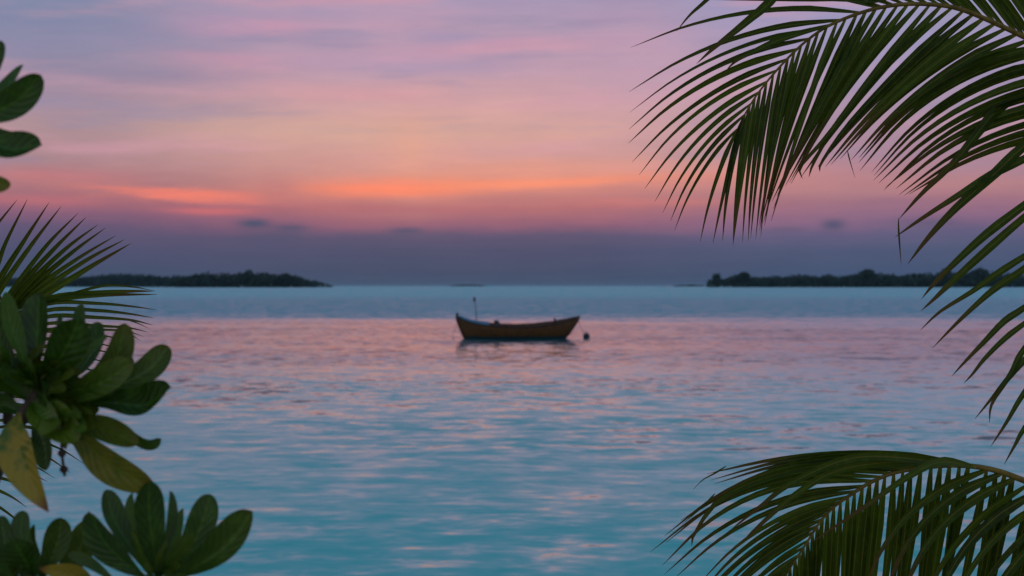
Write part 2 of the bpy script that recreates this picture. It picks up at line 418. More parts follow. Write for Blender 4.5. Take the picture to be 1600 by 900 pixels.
island([(1106, 445), (1111, 435), (1135, 435), (1150, 432), (1180, 434), (1230, 431), (1300, 431), (1320, 432), (1345, 428), (1370, 428), (1400, 431), (1425, 427),
        (1445, 429), (1470, 426), (1500, 427), (1540, 427), (1570, 430), (1640, 430), (1760, 433)], 2200, 110, 5,
       'dark wooded island along the horizon on the right behind the palm leaflets', tall=(
       (1121, 426, 13, 'slim tree standing alone at the left tip of the right island'),
       (1163, 426, 24, 'broad low tree second from the left tip of the right island'),
       (1357, 421, 26, 'dense round tree rising from the middle of the right island'),
       (1479, 418.5, 17, 'tall pointed tree behind the palm leaflet tips on the right island'),
       (1531, 419, 26, 'wide tall tree farthest right above the right island')))
def islet(x0, x1, top, dist, seed, label):
    r = random.Random(seed); ppm = F / dist; mb = MB()
    X0, X1 = (x0 - CX) / ppm, (x1 - CX) / ppm; n = 24; vs = []; m = 6
    for i in range(n + 1):
        a = i / n
        for j in range(m + 1):
            b = j / m; vs.append((X0 + (X1 - X0) * a, dist + 60 * b * (.2 + math.sin(math.pi * a)), -.6 + 2.4 * math.sin(math.pi * b) * math.sin(math.pi * a)))
    mb.add(vs, [[i * (m + 1) + j, (i + 1) * (m + 1) + j, (i + 1) * (m + 1) + j + 1, i * (m + 1) + j + 1] for i in range(n) for j in range(m)])
    tag(mb.build('island', M_sand), kind='structure')
    mb = MB(); H = (CY + CAMZ * ppm - top) / ppm
    for i in range(int((x1 - x0) * 1.2)):
        a = r.uniform(.04, .96); h = H * (math.sin(math.pi * a) ** .5) * r.uniform(.6, 1)
        clump(mb, Vector((X0 + (X1 - X0) * a, dist + 12 + r.uniform(0, 20), h * .55)), 7, 6, h * .45, 26, 2.6, r)
    tag(mb.build('woodland', M_far, smooth=False), label=label, cat='woodland', kind='stuff')
islet(704, 756, 444.2, 6500, 8, 'faint low islet on the horizon directly above the boat pole')
islet(1054, 1106, 444.8, 4800, 9, 'low dark islet just left of the right island beside the white surf')
def surf():
    m, n = material('surf_foam'); finish(n, pbsdf(n, (.75, .78, .8), .7, .3))
    mb = MB(); r = random.Random(2); dd = 3600
    for i in range(60):
        a = r.gauss(0, 1); px = 1044 + a * 5.5; hh = 2.2 * math.exp(-a * a * .5) * r.uniform(.4, 1) + .3
        clump(mb, Vector(((px - CX) / F * dd, dd + r.uniform(-4, 4), hh * .6)), 2.4, 2, hh * .7, 14, .9, r)
    tag(mb.build('surf', m, smooth=False), label='small white patch of breaking surf on the horizon left of the right island', cat='surf', kind='stuff')
surf()

# ------------------------------------------------------------------ sea haze
def haze():
    m, n = material('sea_haze'); v = n.new('ShaderNodeVolumePrincipled'); v.inputs['Color'].default_value = (.50, .85, 1, 1)
    v.inputs['Density'].default_value = HAZE; v.inputs['Anisotropy'].default_value = 0
    n.l.new(v.outputs[0], n.new('ShaderNodeOutputMaterial').inputs[1])
    S, z0, z1 = 30500, -3.0, 34.0; mb = MB()
    vs = [(x, y, z) for x in (-S, S) for y in (-60, S) for z in (z0, z1)]
    mb.add(vs, [[0, 1, 3, 2], [4, 6, 7, 5], [0, 4, 5, 1], [2, 3, 7, 6], [0, 2, 6, 4], [1, 5, 7, 3]])
    tag(mb.build('haze', m, smooth=False), kind='stuff')
HAZE = 2.2e-5
haze()

# ------------------------------------------------------------------ boat
def boat():
    D = 67.3; sc = D / F
    t0 = empty('wooden_boat', ((809 - CX) * sc, D, 0)); tag(t0, 'old wooden rowing boat with upturned ends moored on the calm lagoon', 'boat')
    b = t0.location; roll = R(3.5); yaw = R(7)
    Mx = Matrix.Rotation(yaw, 4, 'Z') @ Matrix.Rotation(roll, 4, 'X')
    def L(x, y, z): return b + (Mx @ Vector((x, y, z)))
    M_hull = None
    m, n = material('hull_paint'); co = n.new('ShaderNodeTexCoord').outputs['UV']; q = n.sep(co); ob = n.new('ShaderNodeTexCoord').outputs['Object']
    k = n.noise(ob, 5, 6, .65)
    c = n.mix(n.smooth(k, .35, .7), (.074, .033, .004), (.125, .058, .006))
    seam = n.m('ABSOLUTE', n.m('SUBTRACT', n.m('FRACT', n.m('MULTIPLY', q[1], 6)), .5))
    c = n.mix(n.smooth(seam, .44, .49), c, (.02, .012, .006))
    wl = n.sep(n.new('ShaderNodeNewGeometry').outputs['Position'])[2]
    c = n.mix(n.smooth(n.m('ADD', wl, n.m('MULTIPLY', k, .05)), .17, .12), c, (.010, .045, .050))
    bp = n.new('ShaderNodeBump'); bp.inputs[0].default_value = .6; bp.inputs[1].default_value = .01; n.put(bp.inputs['Height'], n.smooth(seam, .49, .42))
    finish(n, pbsdf(n, c, .55, .4, bp.outputs[0])); M_hull = m
    M_blue = plain('boat_blue_paint', (.02, .16, .24), .6, .3, 8)
    M_in = plain('boat_inner_wood', (.09, .055, .03), .8, .4, 9)
    M_dark = plain('boat_dark_trim', (.030, .022, .016), .7, .4, 10)
    M_gear = plain('boat_gear', (.045, .05, .055), .6, .3, 10)
    xl, xr = (714 - 809) * sc, (905 - 809) * sc
    def sheer(a):   # a 0 (bow, left) .. 1 (stern, right)
        tab = [(0, 1.04), (.04, .93), (.10, .81), (.2, .71), (.35, .62), (.5, .585), (.65, .63), (.8, .74), (.92, .89), (1, 1.03)]
        return prof(tab, a)
    def bottom(a):
        tab = [(0, .86), (.025, .52), (.055, .12), (.09, -.16), (.2, -.24), (.5, -.28), (.75, -.25), (.85, -.10), (.90, .10), (.95, .46), (1, .88)]
        return prof(tab, a)
    def half(a): return .80 * max(.0, 1 - abs(2 * a - 1) ** 2.4) ** .75 + .02
    def shape(inset, mb, mat, sgn=1, top=1.0):
        n = 46; m = 12; vs = []; uvs = []
        for i in range(n + 1):
            a = i / n; x = xl + (xr - xl) * a; h = half(a) - inset; z1 = sheer(a) ; z0 = bottom(a) + inset
            for j in range(-m, m + 1):
                u = abs(j) / m; yy = max(h, .004) * (1 - (1 - u) ** 2.2) ** .75 * (1 if j >= 0 else -1) * (1 + .06 * u)
                zz = z0 + (z1 - z0) * u ** 1.35
                vs.append(L(x, yy, zz)); uvs.append((a, u))
        k = 2 * m + 1
        mb.add(vs, [[i * k + j, (i + 1) * k + j, (i + 1) * k + j + 1, i * k + j + 1][::sgn] for i in range(n) for j in range(k - 1)], uvs)
    h = MB(); shape(0, h, 0); h.build('hull', M_hull, t0)
    hi = MB(); shape(.04, hi, 0, -1); hi.build('inner_planking', M_in, t0)
    for s in (-1, 1):
        g = MB(); pts = []
        for i in range(25):
            a = i / 24; pts.append(L(xl + (xr - xl) * a, s * (half(a) + .02) * 1.04, sheer(a) + .005))
        tube(g, pts, .035, 6); g.build('gunwale', M_dark, t0)
    st = MB(); tube(st, [L(xl + .52, 0, -.16), L(xl + .32, 0, .12), L(xl + .145, 0, .52), L(xl + .01, 0, .88), L(xl - .02, 0, 1.06), L(xl + .02, 0, 1.22)], lambda t: .075 - .02 * t, 8)
    st.build('stem_post', M_dark, t0)
    st = MB(); tube(st, [L(xr - .86, 0, -.10), L(xr - .57, 0, .10), L(xr - .285, 0, .46), L(xr - .02, 0, .88), L(xr + .03, 0, 1.08)], lambda t: .06 - .02 * t, 8)
    st.build('stern_post', M_dark, t0)
    dk = MB(); n = 10; vs = []
    for i in range(n + 1):
        a = .015 + .24 * i / n; x = xl + (xr - xl) * a
        for j in range(7):
            v = j / 3 - 1; vs.append(L(x, v * half(a) * .95, sheer(a) + .02 + .10 * (1 - v * v)))
    dk.add(vs, [[i * 7 + j, (i + 1) * 7 + j, (i + 1) * 7 + j + 1, i * 7 + j + 1] for i in range(n) for j in range(6)])
    dk.build('foredeck', M_blue, t0)
    def box(mb, x, y, z, dx, dy, dz):
        vs = [L(x + sx * dx, y + sy * dy, z + sz * dz) for sx in (-1, 1) for sy in (-1, 1) for sz in (-1, 1)]
        mb.add(vs, [[0, 1, 3, 2], [4, 6, 7, 5], [0, 4, 5, 1], [2, 3, 7, 6], [0, 2, 6, 4], [1, 5, 7, 3]])
    for a in (.30, .48, .68, .84):
        tb = MB(); box(tb, xl + (xr - xl) * a, 0, sheer(a) - .13, .11, half(a) * .93, .02); tb.build('thwart', M_in, t0, smooth=False)
    # pole near the bow with a small lamp
    px = (743 - 809) * sc
    pm = MB(); tube(pm, [L(px + .05, .05, .45), L(px + .02, .05, 1.2), L(px - .05, .05, 1.86)], lambda t: .022 - .006 * t, 6)
    pole = pm.build('pole', M_dark, t0)
    lm = MB(); tube(lm, [L(px - .07, .05, 1.76), L(px - .07, .05, 1.80), L(px - .07, .05, 1.92), L(px - .07, .05, 1.97)], lambda t: .035 + .022 * math.sin(math.pi * t), 10)
    lm.build('lantern', M_gear, pole)
    # engine block amidships
    ex = (776 - 809) * sc; e = MB()
    box(e, ex, .0, .62, .14, .16, .14); tube(e, [L(ex - .12, .0, .78), L(ex - .05, 0, .82), L(ex + .10, 0, .80)], lambda t: .07 - .03 * abs(t - .4), 8)
    e.build('engine', M_gear, t0)
    tx = (868 - 809) * sc; q = MB(); tube(q, [L(tx, .1, .62), L(tx, .1, .80), L(tx - .01, .1, .93), L(tx, .1, .96)], lambda t: .05 if t < .8 else .035, 8)
    q.build('cleat_post', M_dark, t0)
    M_rope = plain('rope', (.10, .10, .09), .9, .2, 30)
    # the rope from bow into the water, and the stern line to the buoy
    r1 = MB(); p0 = L(xl + .02, 0, .78)
    tube(r1, [p0, p0 + Vector((-.12, -.05, -.32)), p0 + Vector((-.22, -.1, -.60)), p0 + Vector((-.12, -.1, -.85))], .010, 5)
    tag(r1.build('mooring_rope', M_rope), 'thin rope drooping from the tall bow post into the water', 'rope')
    bu = Vector(((917 - CX) * sc, D + .4, .10))
    r2 = MB(); p1 = L(xr - .02, 0, .92)
    tube(r2, [p1, p1.lerp(bu, .3) + Vector((0, 0, -.14)), p1.lerp(bu, .7) + Vector((0, 0, -.12)), bu + Vector((0, 0, .1))], .010, 5)
    tag(r2.build('mooring_rope', M_rope), 'thin rope running from the stern down to the round buoy', 'rope')
    eb = empty('mooring_buoy', bu); tag(eb, 'small round dark buoy floating just right of the boat', 'buoy')
    M_buoy = plain('buoy_plastic', (.010, .040, .045), .5, .3, 20)
    y = MB(); bm = bmesh.new(); bmesh.ops.create_uvsphere(bm, u_segments=20, v_segments=14, radius=.165)
    y.add([bu + Vector((v.co.x, v.co.y, v.co.z * .95)) for v in bm.verts], [[v.index for v in f.verts] for f in bm.faces]); bm.free()
    y.build('float', M_buoy, eb)
    yr = MB(); tube(yr, [bu + Vector((.05 * math.cos(a), 0, .19 + .05 * math.sin(a))) for a in [i * math.pi / 4 for i in range(9)]], .010, 5); yr.build('ring', M_gear, eb)
boat()

# ------------------------------------------------------------------ palms
def leaflet(mb, pts, wid, roll=0., fold=.55, tone=.5, n=14, kink=None, shape=.22):
    """one folded blade along a curve: keel in the middle, two halves raised to a shallow V"""
    c = cr(pts, n); vs, uvs = [], []
    for i, p in enumerate(c):
        v = i / n; T = (c[min(i + 1, n)] - c[max(i - 1, 0)]).normalized()
        V = Vector((0, -1, .18)); Wd = T.cross(V)
        if Wd.length < .2: Wd = T.cross(Vector((0, 0, 1)))
        Wd.normalize(); Wd = Matrix.Rotation(roll + .25 * v, 3, T) @ Wd; N = Wd.cross(T).normalized()
        wv = wid * (.34 + .66 * min(1, v / shape) ** .8) * max(.0, (1 - max(0, v - shape) / (1 - shape))) ** .72
        wv = max(wv, .0007)
        vs += [p + Wd * wv * .5 + N * fold * wv * .5, p - N * .0003, p - Wd * wv * .5 + N * fold * wv * .5]
        uvs += [(0, v), (.5, v), (1, v)]
    fs = []
    for i in range(n):
        o = i * 3; fs += [[o, o + 1, o + 4, o + 3], [o + 1, o + 2, o + 5, o + 4]]
    mb.add(vs, fs, uvs, (tone, 0))
def poly_at(P3, s):
    return P3[min(max(int(round(s * (len(P3) - 1))), 0), len(P3) - 1)]
class Frond:
    def __init__(s, rach, seed=1):
        """rach: (px, py, depth) from crown to tip"""
        s.c = cr([at(*p) for p in rach], 400); s.px = cr([Vector((p[0], p[1], p[2])) for p in rach], 400); s.mb = MB(); s.r = random.Random(seed)
        s.len = [0]
        for a, b in zip(s.px, s.px[1:]): s.len.append(s.len[-1] + math.hypot(b.x - a.x, b.y - a.y))
    def near(s, x, y): return min(range(401), key=lambda i: (s.px[i].x - x) ** 2 + (s.px[i].y - y) ** 2)
    def row(s, keys, spacing, wid, jit=4, bulge=.08, rollf=0., miss=.0, kk=.0):
        """keys: (base x, base y, tip x, tip y, tip depth offset, bulge) ordered along the rachis"""
        K = sorted([(s.near(k[0], k[1]), k) for k in keys], key=lambda q: q[0]); r = s.r
        L0, L1 = s.len[K[0][0]], s.len[K[-1][0]]; x = L0
        while x <= L1:
            i = min(range(401), key=lambda q: abs(s.len[q] - x))
            for (i0, a), (i1, b) in zip(K, K[1:]):
                if i0 <= i <= i1: break
            u = (x - s.len[i0]) / max(1e-6, s.len[i1] - s.len[i0]); u = min(max(u, 0), 1); g = lambda q: a[q] * (1 - u) + b[q] * u
            f = (x - L0) / (L1 - L0)
            if r.random() >= miss:
                p0 = s.px[i]; tx, ty, td = g(2) + r.gauss(0, jit), g(3) + r.gauss(0, jit), p0.z + g(4) + r.gauss(0, .03)
                bl = g(5) + r.gauss(0, .008)
                dx, dy = tx - p0.x, ty - p0.y
                def mid(q, k): return at(p0.x + dx * q - dy * bl * k * (-1 if dx < 0 else 1) * -1, p0.y + dy * q + (-abs(dx)) * bl * k, p0.z + (td - p0.z) * q)
                if r.random() < kk: tx, ty = tx - dx * r.uniform(.03, .12), ty - dy * r.uniform(.03, .12); kink = True
                else: kink = False
                pts = [at(p0.x, p0.y, p0.z), mid(.25, .75), mid(.5, 1), mid(.75, .75), at(tx, ty, td)]
                if kink: pts.append(at(tx + r.gauss(-6, 5), ty + r.uniform(10, 26), td))
                ww = (wid[0] * (1 - f) + wid[1] * f) / F * p0.z
                leaflet(s.mb, pts, ww * r.uniform(.88, 1.1), rollf + r.gauss(0, .22), r.uniform(.35, .8), r.random())
            sp = spacing[0] * (1 - f) + spacing[1] * f
            if x < L1 - .5 and x + sp > L1 - sp * .3: x = L1
            else: x += sp * r.uniform(.9, 1.1)
    def lone(s, pts, w, tone=.5, roll=0, n=18, shape=.22):
        P_ = [at(*p) for p in pts]; leaflet(s.mb, P_, w / F * pts[0][2], roll, .5, tone, n, shape=shape)
    def finish(s, palm, r0=.016, r1=.002, label=None):
        o = s.mb.build('frond', M_palm, palm)
        if label: o['label'] = label
        rb = MB(); tube(rb, [s.c[i] for i in range(0, 401, 10)], lambda t: r1 + (r0 - r1) * (1 - t) ** 1.1, 8, n=80); rb.build('rachis', M_rachis, o)
        return o
def generic_frond(palm, base, az_, up, length, seed):
    """a whole frond of the crown that the view does not reach"""
    r = random.Random(seed); pts = []; d_ = Vector((math.sin(az_), math.cos(az_), 0)); p = base.copy(); e = up
    for i in range(13): pts.append(p.copy()); p += (d_ * math.cos(e) + Vector((0, 0, math.sin(e)))) * length / 12; e -= .13
    c = cr(pts, 100); mb = MB(); side = d_.cross(Vector((0, 0, 1)))
    for i in range(22, 100):
        T = (c[min(i + 1, 100)] - c[i - 1]).normalized(); f = (i - 22) / 78; ln = .72 * math.sin(math.pi * (f * .8 + .15))
        for sg in (-1, 1):
            v = (T * .6 + side * sg * .8 + Vector((0, 0, .08))).normalized()
            leaflet(mb, [c[i], c[i] + v * ln * .5 + Vector((0, 0, .02)), c[i] + v * ln - Vector((0, 0, ln * .45))], .03 * (1 - .5 * f), r.gauss(0, .3), .3, r.random(), 8)
    o = mb.build('frond', M_palm, palm); rb = MB(); tube(rb, pts, lambda t: .022 * (1 - t) + .002, 8); rb.build('rachis', M_rachis, o)
def trunk(palm, base, top, r0, r1):
    mb = MB(); tube(mb, [base, base.lerp(top, .5) + Vector((.04, 0, 0)), top], lambda t: r0 + (r1 - r0) * t + .006 * math.sin(t * 70), 16, n=60)
    mb.build('trunk', M_bark, palm)

def right_palm():
    cp = at(2150, 930, 4.8); base = Vector((cp.x + .15, cp.y, ground_z(cp.x, cp.y) - .05))
    palm = empty('coconut_palm', base); tag(palm, 'coconut palm whose drooping green fronds hang in from the right edge', 'palm tree')
    trunk(palm, base, cp + Vector((0, 0, .08)), .19, .13)
    CR = (2150, 930, 4.8)
    # upper frond, arching over the sky
    A = Frond([CR, (2060, 700, 4.65), (1940, 420, 4.5), (1830, 240, 4.35), (1740, 150, 4.25), (1660, 90, 4.2), (1600, 58, 4.15), (1538, 29, 4.12), (1493, 12.5, 4.1), (1449, 6.7, 4.08),
               (1404, 7.5, 4.06), (1360, 15.5, 4.04), (1315, 31, 4.03), (1280, 49, 4.02), (1244, 78, 4.0), (1209, 115, 4.0), (1182, 149, 4.0), (1163, 180, 4.0), (1151, 204, 4.0)], 5)
    A.row([(1800, 210, 1420, 310, -.1, .10), (1740, 150, 1378, 291, -.1, .10), (1700, 120, 1368, 284, -.1, .10), (1660, 90, 1357, 272, -.1, .10), (1630, 73, 1344, 262, -.1, .09),
           (1600, 58, 1338, 247, -.1, .07), (1570, 43, 1310, 252, -.1, .06), (1538, 29, 1285, 262, -.1, .04), (1493, 12.5, 1262, 270, -.1, .03), (1449, 6.7, 1244, 278, -.1, .02),
           (1404, 7.5, 1226, 292, -.1, .015), (1360, 15.5, 1212, 310, -.08, .01), (1315, 31, 1200, 330, -.06, .01), (1280, 49, 1192, 346, -.05, .01), (1244, 78, 1186, 358, -.05, .015),
           (1209, 115, 1178, 376, -.04, .015), (1195, 133, 1166, 377, -.04, .015), (1182, 149, 1152, 378, -.04, .015), (1172, 165, 1143, 381, -.04, .015), (1160, 187, 1122, 382, -.03, .03), (1152, 202, 1102, 379, -.02, .03)],
          (21, 15), (17.5, 8.5), jit=3.5, rollf=.15, kk=.05)
    A.row([(1800, 210, 1640, -130, .1, .03), (1660, 90, 1440, -170, .1, .03), (1600, 58, 1360, -190, .1, .04), (1538, 29, 1270, -170, .1, .05), (1493, 12.5, 1220, -130, .08, .05),
           (1449, 6.7, 1170, -80, .06, .05), (1404, 7.5, 1110, -45, .05, .06), (1372, 12, 1040, -10, .04, .05)],
          (20, 17), (17, 11), jit=3, rollf=-.2)
    A.row([(1345, 19, 987, 73, .04, .07), (1318, 30, 986, 134, .03, .07), (1298, 39, 984, 166, .03, .07), (1278, 50, 986, 187, .02, .07), (1260, 63, 982, 206, .02, .07),
           (1242, 80, 983, 231, .02, .07), (1222, 101, 996, 263, .02, .07), (1207, 118, 1000, 281, .01, .07), (1193, 135, 1012, 299, .0, .07), (1181, 150, 1026, 321, .0, .07),
           (1170, 168, 1040, 336, .0, .06), (1160, 184, 1050, 353, .0, .06), (1152, 202, 1056, 360, .0, .06)], (30, 18.5), (12.5, 7.5), jit=1.5, rollf=-.1)
    A.lone([(1298, 39, 4.0), (1225, 60, 3.98), (1180, 80, 3.97), (1150, 96, 3.96), (1133, 112, 3.95)], 11, .6)
    A.lone([(1340, 240, 4.0), (1345, 255, 4.0), (1352, 281, 4.0)][:0] or [(1324, 236, 4.0), (1328, 252, 4.0), (1336, 278, 4.0)], 2.4, .1, n=6)
    A.finish(palm, .0115, .0018, 'long frond arching over the upper right with dense hanging leaflets')
    # lower frond
    B = Frond([CR, (2000, 905, 4.5), (1850, 860, 4.3), (1700, 793, 4.1), (1600, 751, 4.0), (1555, 735, 3.97), (1513, 728, 3.95), (1467, 728, 3.93), (1404, 737, 3.92), (1362, 753, 3.9), (1328, 774, 3.9),
               (1303, 792, 3.9), (1282, 815, 3.9), (1260, 849, 3.9), (1229, 897, 3.9), (1205, 945, 3.9), (1190, 990, 3.9)], 7)
    B.row([(1800, 838, 1690, 1120, .2, .0), (1700, 793, 1610, 1100, .2, .0), (1600, 751, 1530, 1090, .2, .0), (1513, 728, 1452, 1080, .2, .0), (1404, 737, 1368, 1080, .2, .0), (1303, 792, 1290, 1070, .15, .0), (1229, 897, 1225, 1080, .1, .0),
           (1192, 985, 1180, 1100, .05, .0)], (18, 11.5), (19, 10.5), jit=5, rollf=.2, kk=.0, miss=.03)
    B.row([(1800, 838, 1640, 1080, -.2, .12), (1700, 793, 1520, 1045, -.2, .12), (1600, 751, 1420, 985, -.2, .13), (1570, 740, 1385, 940, -.2, .14), (1545, 733, 1350, 905, -.2, .14)], (28, 22), (18, 16), jit=6, rollf=-.3)
    B.row([(1516, 728, 1112, 734, -.1, .07), (1490, 727, 1118, 741, -.1, .06), (1467, 728, 1122, 782, -.12, .11), (1440, 731, 1060, 824, -.12, .12), (1404, 737, 1030, 842, -.12, .12), (1380, 745, 1016, 866, -.12, .12),
           (1350, 760, 1036, 898, -.1, .11), (1328, 774, 1080, 915, -.1, .09), (1303, 792, 1092, 940, -.08, .08), (1260, 849, 1120, 985, -.06, .07), (1229, 897, 1150, 1010, -.05, .06), (1192, 985, 1165, 1110, -.03, .03)],
          (17, 11), (13, 8), jit=7, rollf=-.15, kk=.10, miss=.04)
    B.lone([(1525, 730, 3.9), (1470, 722, 3.78), (1420, 745, 3.7), (1350, 793, 3.68), (1262, 852, 3.68)], 14, .95, .2)
    B.lone([(1470, 728, 3.9), (1400, 722, 3.78), (1310, 735, 3.72), (1240, 775, 3.7), (1180, 828, 3.7), (1160, 848, 3.7)], 14, .8)
    B.lone([(1490, 728, 3.9), (1420, 716, 3.78), (1330, 716, 3.72), (1240, 753, 3.7), (1190, 790, 3.7), (1140, 830, 3.7)], 15, .5)
    for P_, w_ in (([(1135, 728), (1118, 739), (1098, 750), (1083, 765)], 3), ([(1117, 771), (1104, 786), (1085, 803), (1064, 821)], 3.6), ([(1160, 812), (1145, 826), (1138, 830)], 2.4),
                   ([(1206, 826), (1190, 840), (1181, 847)], 2.6)):
        B.lone([(x, y, 3.8) for x, y in P_], w_, .2, n=8)
    B.finish(palm, .011, .0018, 'lower right frond with a pale rib and two layers of leaflets')
    # frond hanging down beyond the right edge; its leaflet ends reach into view
    Cc = Frond([CR, (2120, 600, 4.6), (2060, 250, 4.5), (1980, 60, 4.45), (1880, 0, 4.4), (1800, 50, 4.38), (1760, 160, 4.35), (1735, 300, 4.33), (1715, 460, 4.3), (1700, 620, 4.3), (1690, 760, 4.3)], 9)
    for pts, w_, tn in (
        ([(1790, 60), (1680, 110), (1600, 147), (1560, 170), (1530, 205), (1490, 255), (1440, 303), (1404, 343)], 17, .35),
        ([(1760, 165), (1680, 205), (1600, 249), (1548, 274), (1500, 304), (1440, 342), (1398, 371)], 14, .5),
        ([(1750, 140), (1680, 170), (1600, 228), (1556, 270), (1493, 326), (1450, 372), (1418, 413)], 17, .4),
        ([(1738, 225), (1670, 268), (1600, 321), (1540, 367), (1493, 410), (1460, 443), (1440, 467)], 14, .5),
        ([(1735, 250), (1670, 286), (1600, 340), (1524, 407), (1485, 443), (1460, 467), (1439, 486)], 13, .6),
        ([(1728, 330), (1665, 362), (1600, 401), (1555, 430), (1517, 457), (1469, 487), (1438, 516)], 11, .5),
        ([(1725, 340), (1665, 365), (1600, 420), (1560, 447), (1531, 471), (1493, 507), (1457, 544)], 12, .5),
        ([(1718, 400), (1665, 432), (1600, 481), (1569, 502), (1538, 534), (1510, 563), (1487, 588)], 11, .4),
        ([(1714, 430), (1665, 460), (1600, 506), (1569, 530), (1538, 561), (1520, 584), (1506, 599)], 9, .5),
        ([(1710, 440), (1660, 478), (1600, 545), (1583, 578), (1569, 600), (1549, 633), (1546, 661)], 10, .4),
        ([(1708, 470), (1660, 508), (1600, 563), (1572, 595), (1550, 622), (1523, 655)], 10, .4),
        ([(1700, 500), (1650, 550), (1600, 614), (1572, 661), (1548, 698)], 9, .5),
        ([(1695, 560), (1650, 600), (1600, 670), (1585, 697), (1569, 726)], 8, .5),
        ([(1690, 150), (1640, 190), (1600, 205), (1580, 210), (1568, 217)], 3, .2)):
        Cc.lone([(x, y, 4.3 - .25 * i / len(pts)) for i, (x, y) in enumerate(pts)], w_, tn, shape=.45)
    Cc.lone([(1404, 341, 4.07), (1404, 360, 4.07), (1408, 414, 4.07)], 3, .1, n=6, shape=.6)
    Cc.row([(1760, 160, 2000, 420, .2, .05), (1735, 300, 1960, 560, .2, .05), (1715, 460, 1900, 720, .2, .05), (1695, 700, 1800, 950, .2, .05)], (26, 22), (16, 10), jit=8)
    Cc.row([(1712, 520, 1620, 760, .1, .05), (1690, 755, 1660, 960, .1, .05)], (24, 20), (13, 8), jit=5)
    Cc.finish(palm, .018, .002, 'frond drooping beyond the right edge, long separate leaflets reaching in')
    # highest frond: only its leaflet tips dip into the top of the view
    D_ = Frond([CR, (2090, 450, 4.6), (1990, 30, 4.4), (1840, -260, 4.3), (1640, -380, 4.2), (1460, -350, 4.1), (1330, -260, 4.05), (1250, -160, 4.0)], 12)
    D_.lone([(1345, -262, 4.05), (1290, -120, 4.0), (1215, -10, 3.98), (1163, 38, 3.97), (1120, 72, 3.96), (1088, 100, 3.95)], 15, .5, shape=.45)
    D_.lone([(1290, -215, 4.05), (1180, -70, 4.0), (1105, 0, 3.98), (1078, 24, 3.97), (1057, 49, 3.96)], 7, .3, shape=.45)
    D_.lone([(1500, -120, 4.1), (1400, -8, 4.05), (1300, 0.5, 4.0), (1180, .5, 4.0), (1090, -1, 4.0)], 6, .2, shape=.4)
    D_.row([(1840, -260, 1640, -60, 0, .05), (1640, -380, 1440, -150, 0, .05), (1460, -350, 1280, -120, 0, .05), (1330, -260, 1180, -60, 0, .05), (1252, -165, 1160, -40, 0, .04)], (24, 20), (15, 9), jit=4)
    D_.row([(1840, -260, 1740, -560, 0, .05), (1640, -380, 1460, -600, 0, .05), (1460, -350, 1230, -480, 0, .05), (1330, -260, 1120, -330, 0, .05), (1252, -165, 1110, -200, 0, .04)], (24, 20), (15, 9), jit=4)
    D_.finish(palm, .019, .002, 'highest frond, only a few leaflet tips dipping in at the top')
    for k, (a_, e_) in enumerate(((1.3, .9), (2.2, .7), (.5, 1.1), (1.9, 1.25))): generic_frond(palm, cp, a_, e_, 2.6, 40 + k)
right_palm()

